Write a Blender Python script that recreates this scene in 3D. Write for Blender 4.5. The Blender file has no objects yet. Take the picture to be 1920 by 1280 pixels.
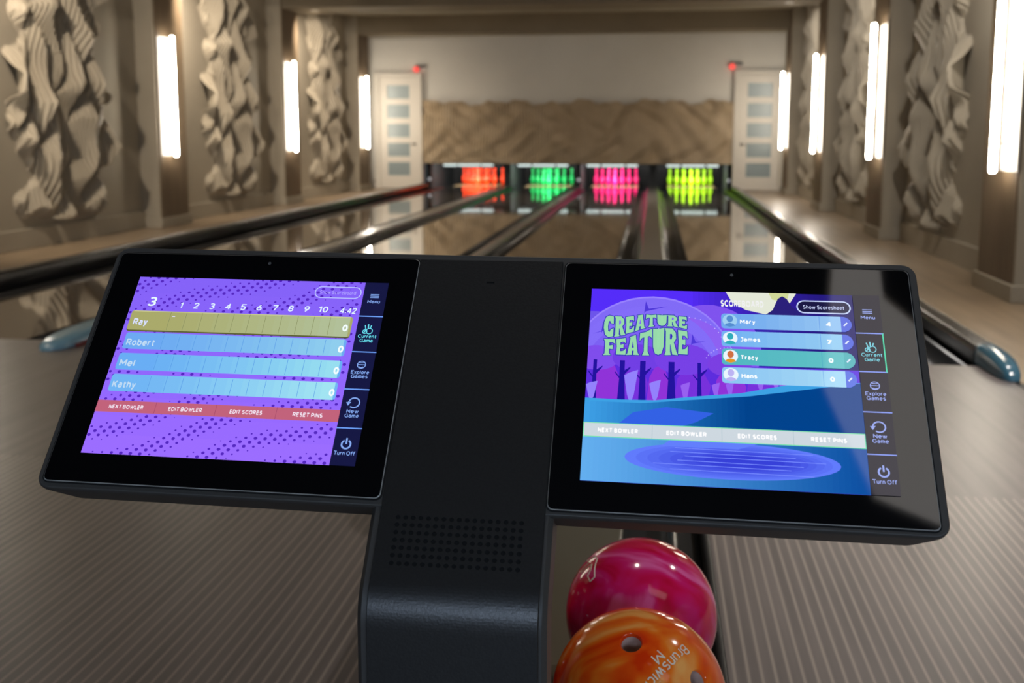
import bpy, bmesh, math, random
from mathutils import Vector, Matrix
from math import sin, cos, pi, radians, sqrt

C = bpy.context.scene.collection
sc = bpy.context.scene
# ------------------------------------------------------------------ camera, world, exposure
F_PX, PPY = 1950.0, 508.0              # focal length in pixels of a 1920 wide frame, row of the optical axis (rise of a shift lens)
CAM_H = 1.12
PITCH = math.atan((PPY-255.0)/F_PX)
YAW = math.atan(265*cos(PITCH)/F_PX)
cd = bpy.data.cameras.new('camera'); cam = bpy.data.objects.new('camera', cd); C.objects.link(cam)
cam.location = (0, 0, CAM_H)
cam.rotation_euler = (pi/2-PITCH, 0, YAW)
cd.sensor_width = 36; cd.lens = F_PX/1920*36
cd.shift_y = (PPY-640)/1920
cd.clip_start = .05; cd.clip_end = 100
cd.dof.use_dof = True; cd.dof.focus_distance = 1.0; cd.dof.aperture_fstop = 7.5
sc.camera = cam
w = bpy.data.worlds.new('world'); sc.world = w; w.use_nodes = True
w.node_tree.nodes['Background'].inputs[0].default_value = (.9, .93, 1, 1)
w.node_tree.nodes['Background'].inputs[1].default_value = .05
sc.view_settings.view_transform = 'Standard'; sc.view_settings.look = 'None'
sc.view_settings.exposure = 0.12; sc.view_settings.gamma = 1; sc.view_settings.use_curve_mapping = False
sc.cycles.use_denoising = True
sc.cycles.sample_clamp_indirect = 6
sc.cycles.max_bounces = 8

def srgb(c):
    return tuple(((v/255)/12.92 if v/255 <= .04045 else ((v/255+.055)/1.055)**2.4) for v in c)

def light(name, kind, loc, energy, color=(1, .82, .62), target=None, **kw):
    l = bpy.data.lights.new(name, kind); l.energy = energy; l.color = color
    for k, v in kw.items(): setattr(l, k, v)
    o = bpy.data.objects.new(name, l); C.objects.link(o); o.location = loc
    if target is not None:
        o.rotation_euler = (Vector(target)-Vector(loc)).to_track_quat('-Z', 'Y').to_euler()
    return o

WARM = (1, .87, .72)
CEIL = 3.52
# ceiling downlights over lanes and approach, plus added spots under beams brightening the reliefs
SPOTS = []
for y in (8.0, 12.47, 16.9):
    SPOTS.append(((-5.55, y, 3.15), (-6.22, y+2.5, 1.2), 420, 100))
for y in (8.0, 12.47, 16.9):
    SPOTS.append(((2.05, y, 3.15), (2.72, y+2.5, 1.2), 190, 100))
for x, y, e in ((-3.4, 18.6, 560), (0, 18.6, 560), (-2.0, 14.4, 330), (-2.0, 9.6, 260), (-3.6, 3.4, 110), (-.3, 2.0, 60), (2.3, 3.2, 760), (2.1, 5.9, 260), (-5.6, 5.0, 200)):
    SPOTS.append(((x, y, CEIL-.03), (x, y+.01, 0), e, 105))
for loc, tgt, e, ang in SPOTS:
    light('downlight', 'SPOT', loc, e, (1, .95, .90) if loc[0] > 1.9 else WARM, tgt, spot_size=radians(ang), spot_blend=1.0, shadow_soft_size=.05)

# ------------------------------------------------------------------ materials
MATS = {}
def principled(name, color, rough=.5, metal=0, spec=.5, emis=None, estr=0, coat=0, ior=1.5):
    if name in MATS: return MATS[name]
    m = bpy.data.materials.new(name); m.use_nodes = True
    b = m.node_tree.nodes['Principled BSDF']
    b.inputs['Base Color'].default_value = (*color, 1)
    b.inputs['Roughness'].default_value = rough
    b.inputs['Metallic'].default_value = metal
    b.inputs['IOR'].default_value = ior
    b.inputs['Specular IOR Level'].default_value = spec
    b.inputs['Coat Weight'].default_value = coat
    b.inputs['Coat Roughness'].default_value = .05
    if emis: b.inputs['Emission Color'].default_value = (*emis, 1); b.inputs['Emission Strength'].default_value = estr
    MATS[name] = m
    return m
def nodes(m):
    return m.node_tree.nodes, m.node_tree.links, m.node_tree.nodes['Principled BSDF']
def coords(m, scale=(1, 1, 1), rot=(0, 0, 0)):
    n, l, b = nodes(m)
    t = n.new('ShaderNodeTexCoord'); mp = n.new('ShaderNodeMapping')
    mp.inputs['Scale'].default_value = scale; mp.inputs['Rotation'].default_value = rot
    g = n.new('ShaderNodeNewGeometry'); l.new(g.outputs['Position'], mp.inputs['Vector'])
    return mp.outputs['Vector']
def noise_tint(m, c1, c2, scale=(1, 1, 1), nscale=3, detail=4, bump=0, lo=.35, hi=.65, dist=0):
    n, l, b = nodes(m)
    v = coords(m, scale)
    t = n.new('ShaderNodeTexNoise'); t.inputs['Scale'].default_value = nscale; t.inputs['Detail'].default_value = detail
    t.inputs['Distortion'].default_value = dist
    l.new(v, t.inputs['Vector'])
    r = n.new('ShaderNodeValToRGB'); r.color_ramp.elements[0].position = lo; r.color_ramp.elements[1].position = hi
    r.color_ramp.elements[0].color = (*c1, 1); r.color_ramp.elements[1].color = (*c2, 1)
    l.new(t.outputs['Fac'], r.inputs['Fac']); l.new(r.outputs['Color'], b.inputs['Base Color'])
    if bump:
        bp = n.new('ShaderNodeBump'); bp.inputs['Strength'].default_value = bump; bp.inputs['Distance'].default_value = .01
        l.new(t.outputs['Fac'], bp.inputs['Height']); l.new(bp.outputs['Normal'], b.inputs['Normal'])
    return m
wall_m = noise_tint(principled('taupe_wall_paint', (.2, .18, .15), .75, spec=.25), srgb((154, 144, 127)), srgb((162, 152, 134)), nscale=1.2)
fabric_m = noise_tint(principled('brown_fluted_cladding', (.1, .08, .06), .6, spec=.3), srgb((104, 88, 68)), srgb((122, 104, 82)), (60, 60, .6), 1, 3, .15)
relief_m = noise_tint(principled('carved_board_taupe', (.3, .27, .23), .5, spec=.3), srgb((160, 149, 130)), srgb((170, 159, 140)), nscale=2)
mask_m = noise_tint(principled('carved_board_brown', (.16, .13, .1), .55, spec=.3), srgb((186, 166, 136)), srgb((198, 178, 148)), nscale=2)
white_wall = noise_tint(principled('pale_wall_paint', (.5, .47, .43), .8, spec=.2), srgb((214, 209, 198)), srgb((222, 217, 206)), nscale=.8)
ceil_m = noise_tint(principled('ceiling_paint', (.3, .27, .22), .8, spec=.2), srgb((156, 146, 126)), srgb((164, 154, 134)), nscale=.8)
dark_ceil = principled('dark_ceiling_panel', (.012, .012, .013), .7)
beam_m = noise_tint(principled('beam_taupe', (.15, .13, .1), .7, spec=.25), srgb((124, 112, 92)), srgb((132, 120, 100)), nscale=1)
door_m = principled('white_door_paint', srgb((216, 208, 194)), .45)
pane_m = principled('frosted_door_glass', srgb((136, 148, 148)), .3, spec=.5)
wood_m = noise_tint(principled('side_floor_oak', (.2, .14, .08), .33, spec=.5), srgb((126, 108, 86)), srgb((152, 132, 106)), (9, .7, 1), 1.5, 5, .04, .3, .7)
lane_m = noise_tint(principled('oiled_lane_surface', (.05, .04, .03), .035, spec=.5, coat=.6), srgb((70, 60, 50)), srgb((86, 74, 60)), (20, .5, 1), 1, 3)
deck_m = principled('pin_deck_tan', srgb((150, 128, 92)), .3)
gutter_m = principled('gutter_grey_plastic', (.018, .018, .018), .28)
cap_m = noise_tint(principled('divider_grey', (.1, .1, .1), .22, spec=.5), srgb((84, 82, 80)), srgb((98, 96, 92)), (1, 1, 1), 4)
rail_m = principled('black_rail', (.01, .01, .011), .22)
railtop_m = principled('rail_edge_metal', (.3, .28, .25), .25, metal=.7)
blue_m = principled('pale_blue_plastic_cap', srgb((120, 160, 178)), .25)
dblue_m = principled('teal_plastic_cap', srgb((52, 88, 104)), .2)
red_m = principled('red_plastic', srgb((120, 20, 25)), .3)
black_m = principled('black_housing', (.006, .006, .007), .5)
pit_m = principled('pit_dark_grey', srgb((24, 28, 29)), .6)
strip_emit = principled('led_bar_diffuser', (.8, .8, .8), .4, emis=(.78, .93, .9), estr=1.1)
tube_m = principled('lamp_tube_diffuser', (.9, .9, .9), .3, emis=(1, .90, .76), estr=48)
plate_m = principled('lamp_backplate_white', (.62, .6, .56), .5)
chrome_m = principled('brushed_metal', (.5, .48, .45), .3, metal=1)
red_glow = principled('red_indicator', (.5, .02, .02), .4, emis=(1, .10, .08), estr=.9)
glow_panel_m = principled('added_panel_glow', (.8, .8, .8), .5, emis=(1, .92, .84), estr=.95)  # glow of the panel added overhead for the screen reflection
spot_rim = principled('downlight_trim', (.6, .56, .5), .4)
spot_emit = principled('downlight_lens', (.8, .8, .8), .4, emis=(1, .86, .68), estr=3)
day_m = principled('daylight_glass', (.3, .4, .6), .1, emis=(.60, .76, 1), estr=27.0)

# approach floor: long narrow boards with pale joint lines every 28 mm, up to the seam 2 m before the foul line
floor_m = principled('approach_laminate', (.1, .09, .08), .4, spec=.5)
def floor_nodes(m):
    n, l, b = nodes(m)
    g = n.new('ShaderNodeNewGeometry'); s = n.new('ShaderNodeSeparateXYZ'); l.new(g.outputs['Position'], s.inputs[0])
    def math_(op, a, bb=None, c=None):
        q = n.new('ShaderNodeMath'); q.operation = op
        for i, v in enumerate((a, bb, c)):
            if v is None: continue
            if isinstance(v, (int, float)): q.inputs[i].default_value = v
            else: l.new(v, q.inputs[i])
        return q.outputs[0]
    fx = math_('FRACT', math_('MULTIPLY', math_('ADD', s.outputs['X'], 50.0), 1/.0285))
    line = math_('SMOOTH_MIN', math_('MULTIPLY', math_('ABSOLUTE', math_('SUBTRACT', fx, .5)), 2.0), 1.0, .01)
    r = n.new('ShaderNodeValToRGB'); l.new(line, r.inputs['Fac'])
    r.color_ramp.elements[0].position = .66; r.color_ramp.elements[0].color = (0, 0, 0, 1)
    r.color_ramp.elements[1].position = .90; r.color_ramp.elements[1].color = (1, 1, 1, 1)
    near = math_('LESS_THAN', s.outputs['Y'], 3.3)
    fac = math_('MULTIPLY', r.outputs['Color'], near)
    v = coords(m, (14, .6, 1))
    t = n.new('ShaderNodeTexNoise'); t.inputs['Scale'].default_value = 1.6; t.inputs['Detail'].default_value = 6; l.new(v, t.inputs['Vector'])
    rr = n.new('ShaderNodeValToRGB'); l.new(t.outputs['Fac'], rr.inputs['Fac'])
    rr.color_ramp.elements[0].position = .3; rr.color_ramp.elements[0].color = (*srgb((84, 78, 76)), 1)
    rr.color_ramp.elements[1].position = .7; rr.color_ramp.elements[1].color = (*srgb((104, 96, 93)), 1)
    mx = n.new('ShaderNodeMix'); mx.data_type = 'RGBA'; l.new(fac, mx.inputs['Factor'])
    l.new(rr.outputs['Color'], mx.inputs['A']); mx.inputs['B'].default_value = (*srgb((134, 124, 116)), 1)
    l.new(mx.outputs['Result'], b.inputs['Base Color'])
    bp = n.new('ShaderNodeBump'); bp.inputs['Strength'].default_value = .15; bp.inputs['Distance'].default_value = .001
    l.new(t.outputs['Fac'], bp.inputs['Height']); l.new(bp.outputs['Normal'], b.inputs['Normal'])
floor_nodes(floor_m)

def swirl(name, cols, scale, dist, seed, rough=.1):
    m = principled(name, cols[0], rough)
    n, l, b = nodes(m)
    t = n.new('ShaderNodeTexCoord'); mp = n.new('ShaderNodeMapping'); mp.inputs['Location'].default_value = (seed, seed*2, 1)
    mp.inputs['Rotation'].default_value = (.5, .3, .9)
    l.new(t.outputs['Object'], mp.inputs['Vector'])
    nz = n.new('ShaderNodeTexNoise'); nz.inputs['Scale'].default_value = 6; nz.inputs['Detail'].default_value = 2; l.new(mp.outputs['Vector'], nz.inputs['Vector'])
    ad = n.new('ShaderNodeMix'); ad.data_type = 'RGBA'; ad.blend_type = 'LINEAR_LIGHT'; ad.inputs['Factor'].default_value = dist
    l.new(mp.outputs['Vector'], ad.inputs['A']); l.new(nz.outputs['Color'], ad.inputs['B'])
    wv = n.new('ShaderNodeTexNoise'); wv.inputs['Scale'].default_value = scale; wv.inputs['Detail'].default_value = 2.5
    wv.inputs['Distortion'].default_value = 3.2
    l.new(ad.outputs['Result'], wv.inputs['Vector'])
    r = n.new('ShaderNodeValToRGB'); l.new(wv.outputs['Fac'], r.inputs['Fac'])
    e = r.color_ramp.elements
    e[0].position = .32; e[0].color = (*cols[0], 1); e[1].position = .66; e[1].color = (*cols[-1], 1)
    for k, c in enumerate(cols[1:-1]):
        q = e.new(.32+.34*(k+1)/(len(cols)-1)); q.color = (*c, 1)
    l.new(r.outputs['Color'], b.inputs['Base Color'])
    return m
ball_orange = swirl('orange_swirl_resin', [srgb((222, 56, 10)), srgb((236, 88, 18)), srgb((242, 124, 34)), srgb((246, 172, 92))], 6, .05, 3.1)
ball_pink = swirl('pink_swirl_resin', [srgb((196, 16, 54)), srgb((212, 20, 80)), srgb((216, 34, 112)), srgb((232, 100, 162))], 6, .05, 7.7)
ball_red = principled('red_resin', srgb((205, 30, 18)), .12, coat=.6)
engrave_m = principled('pale_engraving', srgb((226, 214, 196)), .5)

# ------------------------------------------------------------------ mesh helpers
def box(bm, x0, x1, y0, y1, z0, z1):
    v = [bm.verts.new(p) for p in ((x0,y0,z0),(x1,y0,z0),(x1,y1,z0),(x0,y1,z0),(x0,y0,z1),(x1,y0,z1),(x1,y1,z1),(x0,y1,z1))]
    for f in ((0,3,2,1),(4,5,6,7),(0,1,5,4),(1,2,6,5),(2,3,7,6),(3,0,4,7)): bm.faces.new([v[i] for i in f])
def tube(bm, pts, r, seg=10, cap=True):
    pts = [Vector(p) for p in pts]; rings = []
    for i, p in enumerate(pts):
        d = (pts[min(i+1, len(pts)-1)]-pts[max(i-1, 0)]).normalized()
        a = d.orthogonal().normalized() if i == 0 else (rings[-1][1]-d*d.dot(rings[-1][1])).normalized()
        b = d.cross(a); rr = r[i] if isinstance(r, (list, tuple)) else r
        rings.append(([bm.verts.new(p+a*rr*cos(2*pi*k/seg)+b*rr*sin(2*pi*k/seg)) for k in range(seg)], a))
    for (A, _), (B, _) in zip(rings, rings[1:]):
        for k in range(seg): bm.faces.new((A[k], A[(k+1)%seg], B[(k+1)%seg], B[k]))
    if cap: bm.faces.new(rings[0][0][::-1]); bm.faces.new(rings[-1][0])
def lathe(bm, prof, c=(0, 0, 0), seg=24):
    rings = []
    for r, z in prof:
        rings.append([bm.verts.new((c[0]+r*cos(2*pi*k/seg), c[1]+r*sin(2*pi*k/seg), c[2]+z)) for k in range(seg)])
    for A, B in zip(rings, rings[1:]):
        for k in range(seg): bm.faces.new((A[k], A[(k+1)%seg], B[(k+1)%seg], B[k]))
    bm.faces.new(rings[0][::-1]); bm.faces.new(rings[-1])
def prism(bm, poly, y0, y1, axes='xz'):
    """extrude a 2D outline (x,z) from y0 to y1"""
    def P(a, b, t): return (a, t, b) if axes == 'xz' else ((t, a, b) if axes == 'yz' else (a, b, t))
    A = [bm.verts.new(P(a, b, y0)) for a, b in poly]; B = [bm.verts.new(P(a, b, y1)) for a, b in poly]
    n = len(poly)
    for k in range(n): bm.faces.new((A[k], A[(k+1)%n], B[(k+1)%n], B[k]))
    bm.faces.new(A[::-1]); bm.faces.new(B)
def world_loc(o):
    v = Vector((0, 0, 0))
    while o: v += o.location; o = o.parent
    return v
def obj(name, bm, mat, parent=None, loc=None, bevel=0, smooth=False, seg=2):
    """link a bmesh built in world coordinates as one mesh object; origin at loc (or the parent's)"""
    bmesh.ops.recalc_face_normals(bm, faces=bm.faces)
    L = Vector(loc) if loc is not None else (world_loc(parent) if parent else Vector((0, 0, 0)))
    for v in bm.verts: v.co -= L
    me = bpy.data.meshes.new(name); bm.to_mesh(me); bm.free()
    for m in (mat if isinstance(mat, (list, tuple)) else [mat]): me.materials.append(m)
    o = bpy.data.objects.new(name, me); C.objects.link(o)
    if parent: o.parent = parent; o.location = L-world_loc(parent)
    else: o.location = L
    if smooth:
        for p in me.polygons: p.use_smooth = True
    if bevel:
        b = o.modifiers.new('bevel', 'BEVEL'); b.width = bevel; b.segments = seg; b.limit_method = 'ANGLE'; b.angle_limit = radians(35)
        for p in me.polygons: p.use_smooth = True
        wn = o.modifiers.new('wn', 'WEIGHTED_NORMAL'); wn.keep_sharp = False
    return o
def thing(name, label, cat, loc, group=None):
    o = bpy.data.objects.new(name, None); C.objects.link(o); o.location = loc; o.empty_display_size = .05
    o['label'] = label; o['category'] = cat
    if group: o['group'] = group
    return o
def tag(o, label, cat, group=None):
    o['label'] = label; o['category'] = cat
    if group: o['group'] = group
    return o
def struct(name, bm, m, loc=(0, 0, 0), bevel=0):
    o = obj(name, bm, m, None, loc, bevel); o['kind'] = 'structure'; return o
def bx(*a):
    bm = bmesh.new(); box(bm, *a); return bm

# ------------------------------------------------------------------ room shell
FOUL, YB = 5.27, 22.2
RX = lambda y: 2.42+.0098*(y-7.5)            # front of the right-hand pilasters
struct('floor', bx(-9.0, 1.66, -5, FOUL, -.2, 0), floor_m)
struct('floor', bx(1.69, 6.5, -5, FOUL, -.2, 0), wood_m)
struct('floor', bx(1.76, 3.2, FOUL, YB, -.2, 0), wood_m)
struct('floor', bx(-6.5, -4.93, FOUL, YB, -.2, 0), wood_m)
struct('trim_1', bx(1.66, 1.69, -5, 4.9, -.2, .004), black_m)
struct('floor', bx(-4.93, 1.76, FOUL, 26.2, -.4, -.15), black_m)
struct('ceiling', bx(-9.0, 6.5, FOUL-.4, YB+.1, CEIL, CEIL+.2), ceil_m)
struct('ceiling', bx(-9.0, 6.5, -5, FOUL-.4, CEIL, CEIL+.2), dark_ceil)
struct('wall_left', bx(-6.5, -6.22, 4.3, YB, 0, CEIL), wall_m)
bm = bmesh.new()
prism(bm, [(RX(4.6)+.26, 4.6), (RX(YB)+.26, YB), (3.4, YB), (3.4, 4.6)], 0, CEIL, 'xy')
struct('wall_right', bm, wall_m)
struct('wall_left', bx(-9.2, -9.0, -5, 4.3, 0, CEIL), wall_m)
struct('wall_left', bx(-9.0, -6.5, 4.3, 4.5, 0, CEIL), wall_m)
struct('wall_right', bx(6.5, 6.7, -5, 4.6, 0, CEIL), wall_m)
struct('wall_right', bx(3.4, 6.5, 4.6, 4.8, 0, CEIL), wall_m)
struct('wall_front', bx(-9.0, 6.5, -5.2, -5, 0, CEIL), wall_m)
# back wall around the lane opening
bm = bmesh.new()
box(bm, -6.5, 3.4, YB, YB+.12, .55, CEIL); box(bm, -6.5, -4.93, YB, YB+.12, 0, .55); box(bm, 1.66, 3.4, YB, YB+.12, 0, .55)
struct('wall_back', bm, white_wall)
# windows behind the camera (daylight), seen only as reflections
for k, (x0, x1, z0, z1) in enumerate(((4.0, 5.3, 1.5, 2.9), (-1.6, .5, 1.8, 2.3),)):
    wf = bmesh.new()
    box(wf, x0-.08, x1+.08, -5, -4.95, z0-.08, z0); box(wf, x0-.08, x1+.08, -5, -4.95, z1, z1+.08)
    box(wf, x0-.08, x0, -5, -4.95, z0, z1); box(wf, x1, x1+.08, -5, -4.95, z0, z1); xm = (x0+x1)/2; box(wf, xm-.03, xm+.03, -5, -4.95, z0, z1)
    wo = struct('window_%d' % (k+1), wf, door_m)
    obj('pane', bx(x0, x1, -4.995, -4.985, z0, z1), day_m, wo)
# baseboards
def baseboard(name, x0, x1, y0, y1, h=.17): return struct(name, bx(x0, x1, y0, y1, 0, h), wall_m, bevel=.006)
LY = (12.31, 16.71, 21.11)
PL = [(y-.24, y+.56) for y in (7.91,)+LY]
edges = [4.6]+[v for p in PL for v in p]+[YB]
for a, b in zip(edges[0::2], edges[1::2]):
    baseboard('baseboard_left', -6.22, -6.17, a, b, .2)
RYl = (7.55, 11.95, 16.35, 20.75)
PR = [(y-.2, y+.6) for y in RYl]
edges = [4.7]+[v for p in PR for v in p]+[YB]
for a, b in zip(edges[0::2], edges[1::2]):
    bm = bmesh.new(); x0 = lambda y: RX(y)+.26
    prism(bm, [(x0(a), a), (x0(a)-.05, a), (x0(b)-.05, b), (x0(b), b)], 0, .2, 'xy')
    struct('baseboard_right', bm, wall_m)
# pilasters (trim) with brown fluted front face, and ceiling beams between them
n_tr = 2
def pilaster(x_wall, x_front, y0, y1):
    global n_tr
    a, b = min(x_wall, x_front), max(x_wall, x_front)
    o = struct('trim_%d' % n_tr, bx(a, b, y0, y1, 0, CEIL), wall_m); n_tr += 1
    s = 1 if x_front > x_wall else -1
    bm = bmesh.new(); n = 16; wdt = (y1-y0-.06)/n
    for k in range(n):
        ya = y0+.03+k*wdt
        xa, xb = sorted((x_front, x_front+s*.012))
        box(bm, xa, xb, ya+.006, ya+wdt-.006, .12, CEIL)
    xa, xb = sorted((x_front, x_front+s*.006)); box(bm, xa, xb, y0+.03, y1-.03, .12, CEIL)
    obj('fluted_cladding', bm, fabric_m, o)
    xa, xb = sorted((x_wall, x_front+s*.03))
    obj('plinth', bx(xa, xb, y0-.03, y1+.03, 0, .12), wall_m, o, bevel=.006)
for y0, y1 in PL: pilaster(-6.22, -5.98, y0, y1)
for y0, y1 in PR: pilaster(RX(y0)+.3, RX((y0+y1)/2)+.012, y0, y1)
for y in (7.6, 12.07, 16.5, 20.87):
    o = struct('trim_%d' % n_tr, bx(-6.22, 2.9, y+.015, y+.8 if y < 20 else y+.62, 3.165, CEIL), beam_m); n_tr += 1

# doors with five frosted panes
def door(n, x0, x1, hinge, yf):
    o = None
    bm = bmesh.new(); z1 = 2.36
    px0, px1 = x0+.21, x1-.21
    box(bm, x0+.05, px0, yf, yf+.05, .01, z1); box(bm, px1, x1-.05, yf, yf+.05, .01, z1)
    zs = [.275+k*.41 for k in range(5)]; ph = .285
    prev = .01
    for z in zs+[z1]:
        box(bm, px0, px1, yf, yf+.05, prev, z if z < z1 else z1); prev = z+ph
    o = struct('door_%d' % n, bm, door_m, (0, 0, 0))
    fr = bmesh.new()
    box(fr, x0-.06, x0+.045, yf-.03, yf+.06, 0, z1+.09); box(fr, x1-.045, x1+.06, yf-.03, yf+.06, 0, z1+.09); box(fr, x0+.045, x1-.045, yf-.03, yf+.06, z1+.01, z1+.09)
    obj('door_frame', fr, door_m, o, bevel=.004)
    for z in zs: obj('pane', bx(px0-.003, px1+.003, yf+.02, yf+.03, z-.003, z+ph+.003), pane_m, o)
    hx = x1-.1 if hinge == 'l' else x0+.1
    bm = bmesh.new(); tube(bm, [(hx, yf, .95), (hx, yf-.05, .95), (hx-.1*(1 if hinge == 'l' else -1), yf-.055, .95)], .012)
    lathe(bm, [(.03, -.006), (.03, .006)], (0, 0, 0), 16)
    for v in list(bm.verts)[-32:]: v.co = Vector((hx+v.co.x, yf-.006+v.co.z, .95+v.co.y))
    obj('door_handle', bm, chrome_m, o, smooth=True)
door(1, -5.90, -4.99, 'l', YB-.10)
door(2, 1.70, 2.62, 'r', YB-.10)

# ------------------------------------------------------------------ wall lamps
def lamp(side, x, y, label):
    s = 1 if side == 'l' else -1                 # direction into the room
    t = thing('wall_lamp', label, 'lamp', (x, y, .86), 'tube lamps on the pilasters')
    z0, z1 = .87, 2.33
    a, b = sorted((x, x+s*.012))
    obj('backplate', bx(a, b, y-.18, y+.18, z0+.01, z1-.01), plate_m, t, bevel=.003)
    tx = x+s*.11
    bm = bmesh.new(); tube(bm, [(tx, y, z0), (tx, y, z0+.012), (tx, y, z1-.012), (tx, y, z1)], [.014, .024, .024, .014], 14)
    obj('tube', bm, tube_m, t, smooth=True)
    for z in (z0+.2, z1-.2):
        bm = bmesh.new(); tube(bm, [(x+s*.012, y, z), (tx-s*.02, y, z)], .008, 8); obj('bracket', bm, chrome_m, t)
nm = ('nearest', 'middle', 'farthest')
lamp('l', -5.968, 7.91, 'vertical white tube lamp on the left wall nearest to the camera, outside the picture')
for y, k in zip(LY, nm): lamp('l', -5.968, y, 'vertical white tube lamp on the %s of the three left wall pilasters' % k)
for y, k in zip(RYl, ('nearest, at the right edge of the picture', 'second nearest', 'third nearest', 'farthest, in front of the right door')):
    lamp('r', RX(y+.2)+.0, y, 'vertical white tube lamp on the right wall, %s' % k)

# ------------------------------------------------------------------ carved reliefs made of vertical fins
def relief_height(s, z, W, H, seed):
    zz = z+seed
    a = pi*(s/.50+zz/1.35+.30*sin(2.3*zz+1.4*s)+.16*sin(5.7*s+1.7*zz)+.10*sin(7.1*zz))
    b = pi*(s/.50-zz/1.35+.26*sin(1.9*zz+1.0)+.18*sin(4.9*zz-3*s)+.08*sin(8.3*zz+4*s))
    ta = 1-abs(2*((a/(pi))%1)-1); tb = 1-abs(2*((b/(pi))%1)-1)
    d = .032+.165*min(ta, tb)+.05*ta*tb
    d += .015*sin(9*s+3*sin(2.6*z))
    edge = W/2-.17+.15*sin(4.1*zz+(1.3 if s > 0 else 0))+.08*sin(10.3*zz+s)+.05*sin(17*zz)
    e = (abs(s)-edge)/.10
    if e > 0: d -= .16*e
    eb = (.34+.07*sin(9*s+seed)-z)/.10
    if eb > 0: d -= .2*eb
    return d
def relief_mesh(W, H, fins, rows, seed, z0=.24, fn=relief_height, topfn=None, base=0.0):
    """local frame: s along x, depth along -y (towards the room), z up"""
    bm = bmesh.new(); p = W/fins; cols = []
    for i in range(fins):
        sc_ = -W/2+(i+.5)*p
        for off, gr in ((-.5, 1), (-.34, 1), (-.27, 0), (.27, 0), (.34, 1)):
            cols.append((sc_+off*p, sc_, gr))
    cols.append((W/2, W/2-p/2, 1))
    V = []; LOW = set()
    for (s, scn, gr) in cols:
        top = H if topfn is None else H+topfn(scn)
        col = []
        for j in range(rows+1):
            z = z0+(top-z0)*j/rows
            d = fn(scn*.5+s*.5, z, W, H, seed)
            if gr: d -= min(.04, max(0, d)*.9)
            d = max(d, base if not gr else base-.012)
            low = d <= base
            vv = bm.verts.new((s, -d, z)); col.append(vv)
            if low and topfn is None: LOW.add(vv)
        V.append(col)
    for A, B in zip(V, V[1:]):
        for j in range(rows):
            q = (A[j], B[j], B[j+1], A[j+1])
            if all(v_ in LOW for v_ in q): continue
            bm.faces.new(q)
    # back
    for col in (V[0], V[-1]) if topfn is not None else ():
        bk = [bm.verts.new((v.co.x, .03, v.co.z)) for v in col]
        for j in range(rows): bm.faces.new((col[j], col[j+1], bk[j+1], bk[j]))
    bmesh.ops.delete(bm, geom=[v_ for v_ in bm.verts if not v_.link_faces], context='VERTS')
    me = bpy.data.meshes.new('carved_relief'); bmesh.ops.recalc_face_normals(bm, faces=bm.faces); bm.to_mesh(me); bm.free()
    return me
rel_me = relief_mesh(1.84, CEIL-.01, 42, 110, .35); rel_me.materials.append(relief_m)
rel_mirror = relief_mesh(1.84, CEIL-.01, 42, 110, .35, fn=lambda s, z, W_, H_, q: .85*relief_height(-s, z, W_, H_, q)); rel_mirror.materials.append(relief_m)
def place_relief(me, x, y, rz, label, flip=False):
    o = bpy.data.objects.new('carved_wall_relief', me); C.objects.link(o)
    o.location = (x, y, 0); o.rotation_euler = (0, 0, rz)
    tag(o, label, 'wall relief', 'carved reliefs along the side walls')
for y, k in zip((10.35, 14.8, 19.3), ('nearest panel at the left edge of the picture', 'panel between the first and second lamps', 'panel between the second and third lamps')):
    place_relief(rel_me, -6.215, y, pi/2, 'wavy carved relief on the left wall, '+k)
for y, k in zip((10.45, 14.6, 18.9), ('nearest panel with the large tube lamp beside it', 'panel between the second and third nearest lamps', 'farthest and narrowest looking panel')):
    place_relief(rel_mirror, RX(y)+.255, y, -pi/2, 'wavy carved relief on the right wall, '+k)

# ------------------------------------------------------------------ masking panel over the pins
MX0, MX1 = -4.91, 1.62
def mask_fn(s, z, W, H, seed):
    g = sin(2*pi*(s/1.05)+1.6*sin(2.9*z+.8*s))*sin(2*pi*z/.85+1.7*sin(2.3*s)+.6)
    g2 = sin(2*pi*(s/.61)+1.3*sin(4.1*z))*sin(2*pi*z/.55+1.4*sin(3.1*s))
    return .10+.07*g+.045*g2
mk = relief_mesh(MX1-MX0, 1.83, 100, 26, 0, .54, mask_fn, lambda s: .035*sin(9.5*s)+.03*sin(4.1*s+1)+.015*sin(23*s), base=.02)
mk.materials.append(mask_m)
o = bpy.data.objects.new('masking_panel', mk); C.objects.link(o); o.location = ((MX0+MX1)/2, YB-.04, 0)
tag(o, 'wide brown carved panel with ragged top edge above the four pin decks', 'panel')

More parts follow.
